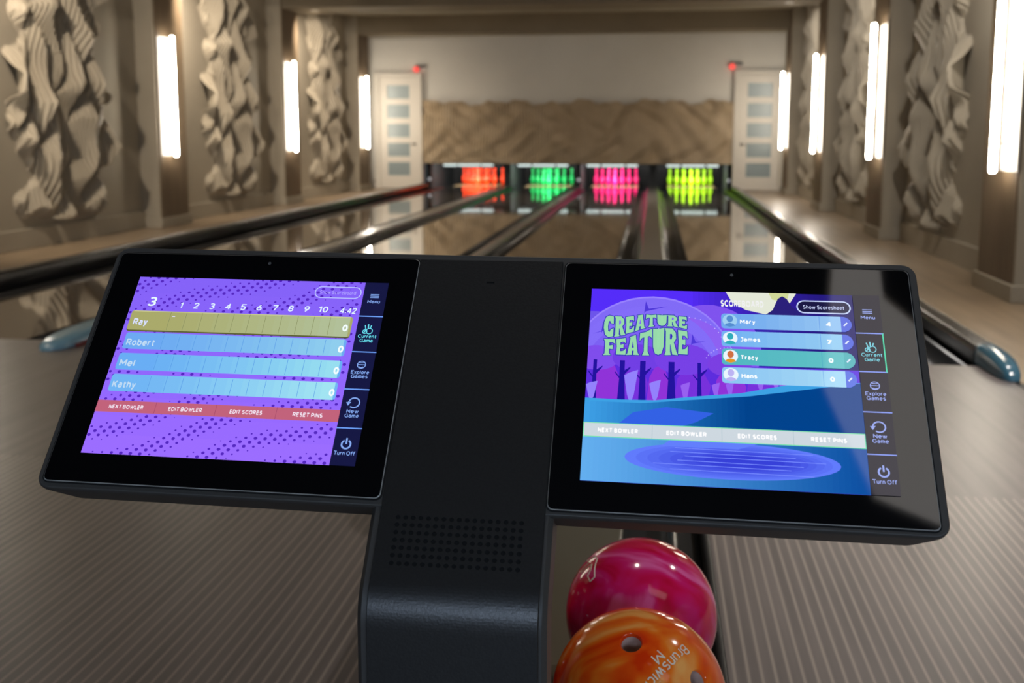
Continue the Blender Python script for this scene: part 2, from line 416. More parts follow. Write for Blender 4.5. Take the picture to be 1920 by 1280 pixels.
# ------------------------------------------------------------------ lanes
LC = (-3.96, -2.33, -.84, .85); LW = 1.04
COLS = ('orange', 'green', 'pink', 'lime green')
YE = 24.75
gaps = [(-4.80, -4.48), (-3.44, -2.85), (-1.81, -1.36), (-.32, .33), (1.37, 1.60)]
gut_w = .195
def gutter_bm(x0, x1):
    bm = bmesh.new(); n = 8; prof = []
    cx, r = (x0+x1)/2, (x1-x0)/2
    for k in range(n+1):
        a = pi*k/n; prof.append((cx-r*cos(a), -.012-.075*sin(a)))
    outer = [(x, z-.008) for x, z in prof[::-1]]
    prism(bm, prof+outer, FOUL+.005, 23.1); return bm
for i, x in enumerate(LC):
    t = thing('bowling_lane', 'glossy dark bowling lane leading to the %s pins' % COLS[i], 'bowling lane', (x, FOUL, -.03), 'the four bowling lanes')
    obj('lane_surface', bx(x-LW/2, x+LW/2, FOUL+.002, 23.22, -.1, 0), lane_m, t)
    obj('pin_deck', bx(x-LW/2, x+LW/2, 23.22, YE, -.1, .001), deck_m, t)
    for s in (-1, 1):
        a, b = sorted((x+s*LW/2, x+s*(LW/2+gut_w)))
        if s == 1 and i == 1 or s == -1 and i == 2:
            a, b = (a, a+.165) if s == 1 else (b-.165, b)
        obj('gutter', gutter_bm(a+.001, b-.001), gutter_m, t, smooth=True)
# dividers between lanes, with pale blue rounded ends at the foul line
def divider(x0, x1, label, h=.055, y0=4.98):
    t = thing('lane_divider', label, 'lane divider', ((x0+x1)/2, FOUL, -.05), 'raised grey dividers between the lanes')
    bm = bmesh.new(); c = (x0+x1)/2
    prism(bm, [(x0, -.1), (x0, h*.6), (x0+.025, h), (x1-.025, h), (x1, h*.6), (x1, -.1)], FOUL+.35, 22.54)
    obj('cap_strip', bm, cap_m, t, bevel=.006)
    bm = bmesh.new(); n = 10; rings = []
    for k in range(n+1):
        u = k/n; y = FOUL+.35-u*(FOUL+.35-y0); sc2 = sqrt(max(.0, 1-u**4)); hw = (x1-x0)/2*(.25+.75*sc2); hh = .004+h*1.05*sc2
        rings.append([bm.verts.new((c+hw*cx_, y, hh*cz)) for cx_, cz in ((-1, 0.02), (-1, .55), (-.75, 1), (.75, 1), (1, .55), (1, 0.02))])
    for A, B in zip(rings, rings[1:]):
        for k in range(5): bm.faces.new((A[k], A[k+1], B[k+1], B[k]))
    bm.faces.new(rings[-1]); bm.faces.new(rings[0])
    obj('end_cap', bm, blue_m, t, smooth=True)
    bm = bmesh.new(); box(bm, x1+.004, x1+.012, y0+.12, FOUL-.02, .002, .02); obj('red_marker', bm, red_m, t)
divider(-3.245, -3.045, 'grey raised divider between the orange and green pin lanes, pale blue end')
divider(-1.640, -1.530, 'narrow grey raised divider between the green and pink pin lanes')
divider(-.115, .125, 'wide grey raised divider between the pink and lime pin lanes')
# outer rails
for x0, x1, h, lab in ((-4.93, -4.80, .115, 'black side rail along the left edge of the orange pin lane'), (1.60, 1.72, .085, 'black side rail with teal tip along the right edge of the lanes')):
    t = thing('side_rail', lab, 'rail', ((x0+x1)/2, FOUL, -.05), 'black rails on the outer edges of the lanes')
    ys = 5.35
    bm = bmesh.new(); prism(bm, [(x0, -.1), (x0, h-.02), (x0+.02, h), (x1-.02, h), (x1, h-.02), (x1, -.1)], ys, YB-.12)
    obj('rail', bm, rail_m, t, bevel=.008)
    e = x0 if x0 < -3 else x1
    xa, xb = (x0-.012, x0) if x0 < -3 else (x1, x1+.012)
    obj('edge_strip', bx(xa, xb, ys+.05, YB-.2, h-.03, h-.012), railtop_m, t, bevel=.003)
    bm = bmesh.new(); n = 12; rings = []; c = (x0+x1)/2
    for k in range(n+1):
        u = k/n; y = ys+.002-u*(ys-4.93); sc2 = sqrt(max(.0, 1-u**3.2)); hw = (x1-x0)/2*(.35+.65*sc2); hh = .012+h*sc2
        rings.append([bm.verts.new((c+hw*q, y, hh*cz+.002)) for q, cz in ((-1, 0), (-1, .5), (-.8, .9), (-.4, 1), (.4, 1), (.8, .9), (1, .5), (1, 0))])
    for A, B in zip(rings, rings[1:]):
        for k in range(7): bm.faces.new((A[k], A[k+1], B[k+1], B[k]))
    bm.faces.new(rings[-1]); bm.faces.new(rings[0])
    obj('end_cap', bm, dblue_m, t, smooth=True)

# ------------------------------------------------------------------ pin decks, lights, pins
xs = [MX0+.02]+[(a+b)/2 for a, b in gaps[1:4]]+[MX1]
KL = ('dark side board of the pin deck area, left of the orange pins', 'dark side board between the orange and green pins', 'dark side board between the green and pink pins',
      'dark side board between the pink and lime green pins', 'dark side board right of the lime green pins')
for k, x in enumerate(xs):
    hw = .05 if k in (0, 4) else (.045 if k == 2 else .07)
    t = thing('kickback_board', KL[k], 'side board', (x, YB+.35, -.12), 'side boards between the pin decks')
    obj('board', bx(x-hw, x+hw, YB+.35, 25.2, -.12, .54), pit_m, t, bevel=.004)
    if k in (1, 3): continue
    bm = bmesh.new(); lathe(bm, [(.03, 0), (.035, .01), (.03, .025), (.01, .03)], (0, 0, 0), 16)
    xx = x+(.02 if k == 0 else (.0 if k == 2 else -.02))
    for v in bm.verts: v.co = Vector((xx+v.co.x, YB+.35-v.co.z, .18+v.co.y))
    obj('sensor_lens', bm, principled('sensor_white', (.8, .8, .82), .3, emis=(.9, .9, 1), estr=.25), t, smooth=True)
tag(obj('pit_curtain', bx(MX0, MX1, 25.21, 25.25, -.12, .56), principled('black_curtain', (.004, .004, .004), .8), None, (-1.6, 25.2, -.12)), 'black curtain closing the pit behind all the pins', 'curtain')
tag(obj('pit_cover', bx(MX0, MX1, 22.36, 25.25, .562, .60), pit_m, None, (-1.6, 23.5, .56)), 'dark flat cover over the pin decks behind the carved panel', 'cover')
for i, x in enumerate(LC):
    t = thing('pin_light_bar', 'cold white light bar above the %s pins' % COLS[i], 'light', (x, YB+.18, .46), 'light bars above the pins')
    obj('bar_housing', bx(x-.60, x+.60, YB+.15, YB+.33, .515, .55), pit_m, t)
    for a, b in ((-.56, -.28), (-.24, .24), (.28, .52)):
        obj('diffuser', bx(x+a, x+b, YB+.16, YB+.30, .475, .515), strip_emit, t, bevel=.01)
    light('pin_light', 'AREA', (x, YB+.42, .50), 60, (1, .98, .93), (x, 24.0, .14), shape='RECTANGLE', size=1.0, size_y=.12)
# string of yellow-green dividers between pairs
PROF = [(.0258, 0), (.0286, .008), (.036, .03), (.0495, .06), (.058, .088), (.0606, .114), (.0585, .14), (.051, .168), (.0395, .19), (.0312, .213), (.0254, .236), (.0228, .254), (.0232, .27), (.026, .292), (.0298, .318), (.0322, .343), (.0300, .362), (.022, .374), (.010, .3805)]
bm = bmesh.new(); lathe(bm, PROF, seg=20); pin_base = bpy.data.meshes.new('bowling_pin'); bmesh.ops.recalc_face_normals(bm, faces=bm.faces); bm.to_mesh(pin_base); bm.free()
for p in pin_base.polygons: p.use_smooth = True
PC = ((255, 66, 14), (0, 176, 84), (255, 24, 120), (160, 224, 0))
ROWS = (('at the front of the triangle',), ('second row on the left', 'second row on the right'), ('third row on the left', 'in the middle of the third row', 'third row on the right'),
        ('leftmost of the back row', 'back row second from left', 'back row second from right', 'rightmost of the back row'))
for i, x in enumerate(LC):
    col = srgb(PC[i]); m = principled(COLS[i].replace(' ', '_')+'_pin_plastic', col, .3, coat=.3)
    # fluorescent plastic in strong light keeps its own hue
    me = pin_base.copy(); me.materials.append(m)
    for r_, row in enumerate(ROWS):
        for c_, lab in enumerate(row):
            o = bpy.data.objects.new('bowling_pin', me); C.objects.link(o)
            o.location = (x+(c_-r_/2)*.3048, 23.56+r_*.264, .001)
            tag(o, '%s bowling pin, %s' % (COLS[i], lab), 'bowling pin', '%s bowling pins' % COLS[i])

# emergency lights above the doors
for x, s, lab in ((-4.96, 1, 'small emergency light with a red lens above the left door'), (1.67, -1, 'small emergency light with a red lens above the right door')):
    t = thing('emergency_light', lab, 'emergency light', (x, YB, 2.53))
    obj('casing', bx(x-.13, x+.13, YB-.07, YB, 2.56, 2.62), principled('grey_plastic', (.12, .11, .1), .4), t, bevel=.012)
    bm = bmesh.new(); lathe(bm, [(.03, 0), (.06, .02), (.062, .06), (.03, .08)], (0, 0, 0), 18)
    for v in bm.verts: v.co = Vector((x-.09+v.co.x, YB-.03-v.co.z, 2.535+v.co.y))
    obj('red_lens', bm, red_glow, t, smooth=True)
# outlet by the left door
t = thing('wall_outlet', 'small white socket low on the back wall left of the left door', 'outlet', (-6.03, YB, .14))
obj('cover_plate', bx(-6.07, -5.985, YB-.012, YB, .10, .20), door_m, t, bevel=.004)
obj('socket', bx(-6.05, -6.005, YB-.016, YB-.0115, .125, .175), principled('grey_plastic2', (.3, .28, .26), .4), t)

# ceiling fixtures, with rings for the added relief spots too
for k, (loc, tgt, e, ang) in enumerate(SPOTS):
    x, y, z = loc
    lab = 'round recessed ceiling downlight aimed at the %s, number away from the camera %d' % ('side', k)
    side = 'left side wall' if x < -4 else ('right side wall' if x > 1 else 'middle of the room')
    t = thing('ceiling_light', 'recessed or added round downlight at the ceiling, %s, %.0f metres down the room' % (side, y), 'ceiling light', (x, y, z+.01), 'recessed ceiling downlights')
    bm = bmesh.new(); lathe(bm, [(.075, 0), (.085, .005), (.085, .015)], (x, y, z+.014), 24); obj('trim_ring', bm, spot_rim, t)
# added glowing panel, outlined for the pale wash it reflects in the right screen
t = thing('added_glow_panel', 'large angular glowing panel above the approach, added for the screen reflection', 'ceiling light', (2.2, -.2, CEIL-.03))
PPOLY = [(.60, .30), (.74, .30), (.77, .14), (.88, .05), (2.6, -.15), (2.6, -.95), (1.04, -.70), (.80, -.60), (.60, -.19)]
bm = bmesh.new(); prism(bm, PPOLY, CEIL-.034, CEIL-.026, 'xy'); obj('diffuser', bm, glow_panel_m, t)
bm = bmesh.new(); prism(bm, [(1.1+(x-1.1)*1.03, -.3+(y+.3)*1.06) for x, y in PPOLY], CEIL-.026, CEIL-.001, 'xy'); obj('panel_frame', bm, spot_rim, t)

# ------------------------------------------------------------------ ball return rack and balls
BX = -.125
t = thing('ball_return', 'low dark ball return rack with grey tray behind the console', 'ball return', (BX, 1.9, 0))
tray_m = principled('ball_tray_grey', srgb((92, 88, 76)), .3)
bm = bmesh.new(); box(bm, BX-.235, BX+.235, .98, 3.0, .02, .30); obj('base_body', bm, black_m, t, bevel=.02)
obj('centre_tray', bx(BX-.078, BX+.078, 1.0, 2.7, .300, .3290), tray_m, t, bevel=.008)
for s in (-1, 1):
    cx_ = BX+s*.119
    for q in (-1, 1):
        if q*s < 0: continue
        bm = bmesh.new(); xr = cx_+q*.056
        tube(bm, [(xr, 1.0, .318), (xr, 2.65, .365)], .012, 12); obj('support_rail', bm, gutter_m, t, smooth=True)
    obj('side_panel', bx(*sorted((BX+s*.235, BX+s*.25)), .98, 3.0, .02, .33), black_m, t, bevel=.005)
    obj('kick_strip', bx(*sorted((BX+s*.285, BX+s*.298)), .7, 3.05, 0, .012), chrome_m, t, bevel=.003)
    obj('base_skirt', bx(*sorted((BX+s*.25, BX+s*.285)), .9, 3.05, 0, .06), black_m, t, bevel=.005)
bm = bmesh.new(); prism(bm, [(2.75, .30), (2.75, .44), (2.86, .56), (3.1, .6), (3.3, .5), (3.35, .30)], BX-.24, BX+.24, 'yz')
obj('hood', bm, dblue_m, t, bevel=.03)
bm = bmesh.new(); prism(bm, [(2.15, .30), (2.15, .345), (2.30, .36), (2.72, .37), (2.72, .30)], BX-.10, BX+.02, 'yz')
obj('lift_guard', bm, dblue_m, t, bevel=.015)

def frame_of(n, upn=None):
    n = Vector(n).normalized(); return n
def ball(name_col, C0, mat, label, holes=(), extra=None):
    t = thing('bowling_ball', label, 'bowling ball', (C0[0], C0[1], C0[2]-.108), 'bowling balls on the return rack')
    bm = bmesh.new(); bmesh.ops.create_uvsphere(bm, u_segments=96, v_segments=64, radius=.108)
    o = None
    me = bpy.data.meshes.new('b'); bm.to_mesh(me); bm.free(); tmp = bpy.data.objects.new('b', me); C.objects.link(tmp)
    me.materials.append(mat)
    if holes:
        cb = bmesh.new()
        for h in holes:
            h = Vector(h).normalized()
            tube(cb, [h*.075, h*.1045, h*.1065, h*.112], [.0118, .0118, .0128, .0185], 32)
        bmesh.ops.recalc_face_normals(cb, faces=cb.faces)
        cm = bpy.data.meshes.new('c'); cb.to_mesh(cm); cb.free(); co = bpy.data.objects.new('c', cm); C.objects.link(co)
        md = tmp.modifiers.new('b', 'BOOLEAN'); md.object = co; md.solver = 'EXACT'; md.operation = 'DIFFERENCE'
        dg = bpy.context.evaluated_depsgraph_get(); dg.update()
        me2 = bpy.data.meshes.new_from_object(tmp.evaluated_get(dg)); bpy.data.objects.remove(co); tmp.modifiers.clear()
    else: me2 = me.copy()
    bpy.data.objects.remove(tmp)
    for p in me2.polygons: p.use_smooth = True
    s = bpy.data.objects.new('ball_body', me2); C.objects.link(s); s.parent = t; s.location = (0, 0, .108)
    es = s.modifiers.new('es', 'EDGE_SPLIT'); es.split_angle = radians(32)
    for h in holes:
        h = Vector(h).normalized(); bm = bmesh.new()
        tube(bm, [h*.076+Vector(C0), h*.103+Vector(C0)], .01165, 32, cap=False)
        a = h.orthogonal().normalized(); b = h.cross(a)
        bm.faces.new([bm.verts.new(Vector(C0)+h*.0765+(a*cos(q*pi/16)+b*sin(q*pi/16))*.0116) for q in range(32)])
        obj('finger_hole', bm, principled('hole_lining', srgb((196, 172, 160)), .5), t, smooth=False)
    return t
def _arc(cx, cy, rx, ry, a0, a1, n=None):
    n = n or max(3, int(abs(a1-a0)/22)); return [(cx+rx*cos(radians(a0+(a1-a0)*k/n)), cy+ry*sin(radians(a0+(a1-a0)*k/n))) for k in range(n+1)]
X = .72
GLY = {
 'A': (.78, [[(0, 0), (.39, 1), (.78, 0)], [(.13, .32), (.65, .32)]]),
 'B': (.62, [[(0, 0), (0, 1), (.34, 1)]+_arc(.34, .76, .24, .24, 90, -90)+[(0, .52)], [(.34, .52)]+_arc(.36, .26, .26, .26, 90, -90)+[(0, 0)]]),
 'C': (.72, [_arc(.44, .5, .44, .5, 48, 312)]),
 'D': (.72, [[(0, 0), (0, 1), (.26, 1)]+_arc(.26, .5, .46, .5, 90, -90)+[(0, 0)]]),
 'E': (.56, [[(.56, 1), (0, 1), (0, 0), (.56, 0)], [(0, .52), (.5, .52)]]),
 'F': (.54, [[(.54, 1), (0, 1), (0, 0)], [(0, .5), (.48, .5)]]),
 'G': (.76, [_arc(.44, .5, .44, .5, 45, 330)+[(.78, .46), (.5, .46)]]),
 'H': (.68, [[(0, 0), (0, 1)], [(.68, 0), (.68, 1)], [(0, .52), (.68, .52)]]),
 'I': (.0, [[(0, 0), (0, 1)]]),
 'J': (.44, [[(.06, 1), (.44, 1), (.44, .28)]+_arc(.2, .26, .24, .27, 0, -140)]),
 'K': (.64, [[(0, 0), (0, 1)], [(.6, 1), (0, .38)], [(.22, .58), (.64, 0)]]),
 'L': (.5, [[(0, 1), (0, 0), (.5, 0)]]),
 'M': (.84, [[(0, 0), (0, 1), (.42, .35), (.84, 1), (.84, 0)]]),
 'N': (.68, [[(0, 0), (0, 1), (.68, 0), (.68, 1)]]),
 'O': (.88, [_arc(.44, .5, .44, .5, 0, 360)]),
 'P': (.6, [[(0, 0), (0, 1), (.32, 1)]+_arc(.32, .7, .28, .3, 90, -90)+[(0, .4)]]),
 'R': (.62, [[(0, 0), (0, 1), (.32, 1)]+_arc(.32, .72, .28, .28, 90, -90)+[(0, .44)], [(.3, .44), (.62, 0)]]),
 'S': (.56, [_arc(.28, .74, .27, .26, 40, 270)+_arc(.28, .25, .29, .25, 85, -145)]),
 'T': (.66, [[(0, 1), (.66, 1)], [(.33, 1), (.33, 0)]]),
 'U': (.66, [[(0, 1), (0, .34)]+_arc(.33, .34, .33, .34, 180, 360)+[(.66, 1)]]),
 'W': (1.04, [[(0, 1), (.26, 0), (.52, .9), (.78, 0), (1.04, 1)]]),
 'X': (.66, [[(0, 0), (.66, 1)], [(0, 1), (.66, 0)]]),
 'a': (.45, [_arc(.23, .48, .22, .24, 150, 0)+[(.45, 0)], [(.45, .42), (.2, .42)]+_arc(.2, .21, .2, .21, 90, 270)+[(.45, .06)]]),
 'b': (.52, [[(0, 1), (0, 0)], _arc(.26, .36, .26, .36, 0, 360)]),
 'c': (.46, [_arc(.26, .36, .26, .36, 50, 310)]),
 'd': (.52, [[(.52, 1), (.52, 0)], _arc(.26, .36, .26, .36, 0, 360)]),
 'e': (.52, [[(0, .38), (.52, .38)]+_arc(.26, .36, .26, .36, 0, 310)]),
 'f': (.32, [[(.36, 1)]+_arc(.28, .82, .16, .18, 90, 180)+[(.12, 0)], [(0, .68), (.34, .68)]]),
 'h': (.46, [[(0, 1), (0, 0)], [(0, .4)]+_arc(.23, .44, .23, .28, 180, 0)+[(.46, 0)]]),
 'i': (.0, [[(0, 0), (0, X)], [(0, .95), (0, 1.0)]]),
 'k': (.46, [[(0, 0), (0, 1)], [(.43, X), (0, .28)], [(.16, .42), (.46, 0)]]),
 'l': (.0, [[(0, 0), (0, 1)]]),
 'm': (.78, [[(0, X), (0, 0)], [(0, .46)]+_arc(.195, .48, .195, .24, 180, 0)+[(.39, 0)], [(.39, .46)]+_arc(.585, .48, .195, .24, 180, 0)+[(.78, 0)]]),
 'n': (.46, [[(0, X), (0, 0)], [(0, .42)]+_arc(.23, .46, .23, .26, 180, 0)+[(.46, 0)]]),
 'o': (.54, [_arc(.27, .36, .27, .36, 0, 360)]),
 'p': (.52, [[(0, X), (0, -.28)], _arc(.26, .36, .26, .36, 0, 360)]),
 'r': (.3, [[(0, X), (0, 0)], [(0, .4)]+_arc(.24, .44, .24, .28, 180, 75)]),
 's': (.42, [_arc(.21, .53, .2, .19, 35, 270)+_arc(.21, .18, .22, .18, 85, -145)]),
 't': (.32, [[(.12, .95), (.12, .2)]+_arc(.28, .18, .16, .18, 180, 280), [(0, .68), (.34, .68)]]),
 'u': (.46, [[(0, X), (0, .28)]+_arc(.23, .27, .23, .27, 180, 360), [(.46, X), (.46, 0)]]),
 'w': (.74, [[(0, X), (.19, 0), (.37, .66), (.55, 0), (.74, X)]]),
 'x': (.46, [[(0, 0), (.46, X)], [(0, X), (.46, 0)]]),
 'y': (.48, [[(0, X), (.25, .06)], [(.48, X), (.18, -.2), (.04, -.27)]]),
 '0': (.5, [_arc(.25, .5, .25, .5, 0, 360)]),
 '1': (.24, [[(0, .84), (.24, 1), (.24, 0)]]),
 '2': (.5, [_arc(.25, .73, .25, .27, 170, -25)+[(0, 0), (.52, 0)]]),
 '3': (.5, [_arc(.24, .75, .23, .25, 150, -80)+[(.16, .52)], _arc(.23, .27, .27, .27, 88, -150)]),
 '4': (.54, [[(.4, 0), (.4, 1), (0, .28), (.56, .28)]]),
 '5': (.5, [[(.46, 1), (.06, 1), (.02, .52)]+_arc(.24, .31, .26, .31, 120, -150)]),
 '6': (.5, [[(.4, 1), (.1, .58)]+_arc(.25, .3, .25, .3, 150, -210)]),
 '7': (.5, [[(0, 1), (.5, 1), (.16, 0)]]),
 '8': (.5, [_arc(.25, .75, .22, .24, 0, 360), _arc(.25, .26, .25, .26, 0, 360)]),
 '9': (.5, [[(.1, 0), (.4, .42)]+_arc(.25, .7, .25, .3, -30, 330)]),
 ':': (.0, [[(0, .02), (0, .2)], [(0, .5), (0, .68)]]),
}
def text_mesh(s, weight=.16, sub=.12):
    """plain geometric lettering from strokes of even weight; cap height 1, stroke edges included"""
    V = []; F = []; x = weight/2; gap = weight*1.0+.13
    k_ = 1-weight                       # keep the outside height at 1
    for ch in s:
        if ch == ' ': x += .32; continue
        wd, strokes = GLY[ch]
        for st in strokes:
            pts = [Vector((x+p[0], p[1]*k_+weight/2, 0)) for p in st]
            fine = [pts[0]]
            for a, b in zip(pts, pts[1:]):
                n = max(1, int((b-a).length/sub))
                fine += [a.lerp(b, (q+1)/n) for q in range(n)]
            for i, (a, b) in enumerate(zip(fine, fine[1:])):
                d = b-a
                if d.length < 1e-7: continue
                d.normalize(); q = Vector((-d.y, d.x, 0))*weight/2
                e0 = d*weight*.5 if i == 0 and (fine[0]-fine[-1]).length > .02 else d*0
                e1 = d*weight*.5 if i == len(fine)-2 and (fine[0]-fine[-1]).length > .02 else d*0
                if min(fine[0].y, fine[-1].y) > -9: e0 = e0 if e0.length and (a.y < weight or a.y > .9) and abs(d.y) < .3 else d*0; e1 = e1*0
                n0 = len(V); V += [a-q-e0, b-q+e1, b+q+e1, a+q-e0]; F.append((n0, n0+1, n0+2, n0+3))
            for i, p in enumerate(fine[1:-1]):
                d0 = (p-fine[i]).normalized(); d1 = (fine[i+2]-p).normalized()
                if d0.dot(d1) < .995:
                    n0 = len(V)
                    V += [p+Vector((cos(q*pi/4), sin(q*pi/4), 0))*weight/2 for q in range(8)]; F.append(tuple(range(n0, n0+8)))
        x += wd+gap
    return V, F
OB = Vector((-.006, 1.2183, .43)); PB = Vector((-.006, 1.4347, .4363))
ob = ball('orange', OB, ball_orange, 'orange swirled bowling ball with finger holes, nearest on the rack', [(-.092, -.435, .896), (.65, -.525, .55)])
def sphere_text(parent, s, c0, mid, rdir, size, down=0, name='lettering'):
    V, F = text_mesh(s, .13)
    x0 = min(v.x for v in V); x1 = max(v.x for v in V)
    n = Vector(mid).normalized(); rd = Vector(rdir); rd = (rd-n*rd.dot(n)).normalized(); up = n.cross(rd)
    bm = bmesh.new(); vs = []
    for v in V:
        p = n*.108+rd*((v.x-(x0+x1)/2)*size)+up*((v.y-.5)*size-down)
        vs.append(bm.verts.new(c0+p.normalized()*.1084))
    for f in F: bm.faces.new([vs[i] for i in f])
    obj(name, bm, engrave_m, parent)
rd = Vector((.183, -.726, .663))-Vector((.478, -.357, .802))
sphere_text(ob, 'Brunswick', OB, (.31, -.60, .735), rd, .0135)
sphere_text(ob, 'M', OB, (.202, -.554, .808), rd, .0135, name='size_letter')
pb = ball('pink', PB, ball_pink, 'magenta swirled bowling ball behind the orange ball', [])
LG = [(-.723, .047, .689), (-.612, -.036, .79), (-.581, -.138, .802), (-.606, -.294, .739), (-.598, -.426, .678), (-.654, -.438, .617), (-.694, -.33, .64), (-.656, -.266, .706), (-.648, -.176, .741), (-.781, -.142, .608), (-.798, -.077, .598), (-.689, -.08, .721)]
bm = bmesh.new(); P = []
for a, b in zip(LG, LG[1:]+LG[:1]):
    for k in range(5): P.append(PB+(Vector(a).lerp(Vector(b), k/5)).normalized()*.1080)
tube(bm, P+[P[0]], .0010, 6); obj('emblem_outline', bm, engrave_m, pb)
ball('red', Vector((-.243, 1.43, .436)), ball_red, 'red bowling ball mostly hidden behind the console column', [])

# ------------------------------------------------------------------ scoring console
T = radians(49.7)
P0 = Vector((-.1213, .9, .9101)); RO = -.0080
E2a = Vector((0, cos(T), sin(T))); E1a = Vector((1, 0, 0))
E1 = E1a*cos(RO)+E2a*sin(RO); E2 = E2a*cos(RO)-E1a*sin(RO); EN = E1.cross(E2).normalized()
def W(u, v, w_=0): return P0+E1*u+E2*v+EN*w_
def rrect(u0, u1, v0, v1, r, n=5):
    pts = []
    for cx_, cy_, a0 in ((u1-r, v1-r, 0), (u0+r, v1-r, pi/2), (u0+r, v0+r, pi), (u1-r, v0+r, 3*pi/2)):
        for k in range(n+1):
            a = a0+pi/2*k/n; pts.append((cx_+r*cos(a), cy_+r*sin(a)))
    return pts
def loft(bm, rings, cap0=True, cap1=True):
    R = [[bm.verts.new(p) for p in r] for r in rings]
    n = len(R[0])
    for A, B in zip(R, R[1:]):
        for k in range(n): bm.faces.new((A[k], A[(k+1)%n], B[(k+1)%n], B[k]))
    if cap0: bm.faces.new(R[0])
    if cap1: bm.faces.new(R[-1][::-1])
console = thing('scoring_console', 'black bowling scoring console with two touchscreens on a curved column', 'scoring console', (P0.x-.03, .93, 0))
case_m = noise_tint(principled('console_black_coating', (.012, .012, .012), .36, spec=.5), (.014, .0135, .0128), (.019, .0183, .0175), (60, 60, 60), 8, 3, .05)
edge_m = principled('console_edge_dark', (.048, .045, .041), .5, spec=.5)
# housing: wide shallow tray, front rim, tapered back
U0, U1, V0, V1 = -.4132, .3588, -.1290, .1268
bm = bmesh.new()
spec = [(.0055, -.0025, .010), (.0012, -.0006, .0115), (0, -.0030, .0125), (0, -.0065, .013), (.013, -.036, .014), (.03, -.040, .014)]
rings = []
inner = rrect(U0+.0055, U1-.0055, V0+.0055, V1-.0055, .008)
for ins, w_, r in [(.0045, -.0012, .009)]+spec[1:]:
    iv = ins*.35 if ins > .01 else ins
    rings.append([W(u, v, w_) for u, v in rrect(U0+ins, U1-ins, V0+iv, V1-ins*1.0, r)])
loft(bm, rings)
obj('housing', bm, edge_m, console, smooth=False, bevel=.0008)
# glass fronts
GL = ((-.4065, -.1005, -.1228, .1190), (.0405, .3510, -.1240, .1188))
SCR = ((-.3790, -.1270, -.0955, .0905), (.0665, .3230, -.0975, .0905))
glass_m = principled('black_glass', (.002, .002, .0025), .035, spec=.5, ior=1.75)
gap_m = principled('gap_black', (.001, .001, .001), .9)
glint_m = principled('glass_edge_glint', (.30, .29, .27), .3, spec=.8)  # glint along the glass rim is put into this pale base colour
disp = []
for k, (u0, u1, v0, v1) in enumerate(GL):
    bm = bmesh.new(); loft(bm, [[W(u, v, w_) for u, v in rrect(u0-e, u1+e, v0-e, v1+e, .006)] for e, w_ in ((.0012, .0001), (.0012, -.0012))])
    obj('seal', bm, gap_m, console)
    bm = bmesh.new(); loft(bm, [[W(u, v, w_) for u, v in rrect(u0+e, u1-e, v0+e, v1-e, .005)] for e, w_ in ((.0006, .0012), (.0, .0006), (0, -.001))])
    bm.faces.ensure_lookup_table()
    d = obj('display', bm, [glass_m, glint_m], console)
    for p in d.data.polygons:
        if len(p.vertices) == 4: p.material_index = 1
    disp.append(d)
# column: profile along the slope, round bend, then straight down to the floor
def col_path(off, v_start, zend):
    """centre line points of the face (y,z) plus normal, following plane then arc then vertical"""
    pts = []; vb = -.190; R = .055
    for k in range(6): pts.append((v_start+(vb-v_start)*k/5, None))
    out = []
    for v, _ in pts:
        p = P0+E2a*v; out.append((p+Vector((0, -sin(T), cos(T)))*off))
    pb_ = P0+E2a*vb; n0 = Vector((0, -sin(T), cos(T))); cen = pb_-n0*R
    a0 = math.atan2(n0.z, n0.y)          # angle of the normal
    for k in range(1, 17):
        a = a0+(pi-a0)*k/16 if a0 > 0 else a0
        nn = Vector((0, cos(a), sin(a))); out.append(cen+nn*(R+off))
    last = out[-1]
    out.append(Vector((0, last.y, zend)))
    return out
def swept(bm, u0, u1, front, back, v_start=.1, zend=0.0, ch=.0):
    A = col_path(front, v_start, zend); B = col_path(back, v_start, zend)
    n = len(A); rows = []
    for i in range(n):
        ua, ub = P0.x+u0, P0.x+u1
        sh = (A[i]-P0).dot(E2a)*0.008 if False else 0
        rows.append([bm.verts.new((ua+ch, A[i].y, A[i].z)), bm.verts.new((ub-ch, A[i].y, A[i].z)), bm.verts.new((ub, A[i].y+(B[i].y-A[i].y)*min(1, ch*1.2/abs(front-back)) , A[i].z+(B[i].z-A[i].z)*min(1, ch*1.2/abs(front-back)))),
                     bm.verts.new((ub, B[i].y, B[i].z)), bm.verts.new((ua, B[i].y, B[i].z)), bm.verts.new((ua, A[i].y+(B[i].y-A[i].y)*min(1, ch*1.2/abs(front-back)), A[i].z+(B[i].z-A[i].z)*min(1, ch*1.2/abs(front-back))))])
    for a, b in zip(rows, rows[1:]):
        for k in range(6): bm.faces.new((a[k], a[(k+1)%6], b[(k+1)%6], b[k]))
    bm.faces.new(rows[0]); bm.faces.new(rows[-1][::-1])
bm = bmesh.new(); swept(bm, -.1085, .0452, -.0022, -.045, v_start=-.05, ch=.004)
obj('column', bm, edge_m, console, bevel=.0005)
# side webs filling the concave corners under the displays are the housing's own rim
# front cover of the column: full width between the two glass fronts, slot near the top, speaker holes
bm = bmesh.new(); swept(bm, -.0992, .0388, .0008, -.0012, v_start=.1195, zend=.02, ch=.0006)
for v in bm.verts:       # follow the slight turn of the face
    pass
fp = obj('front_cover', bm, case_m, console)
bpy.context.view_layer.update()
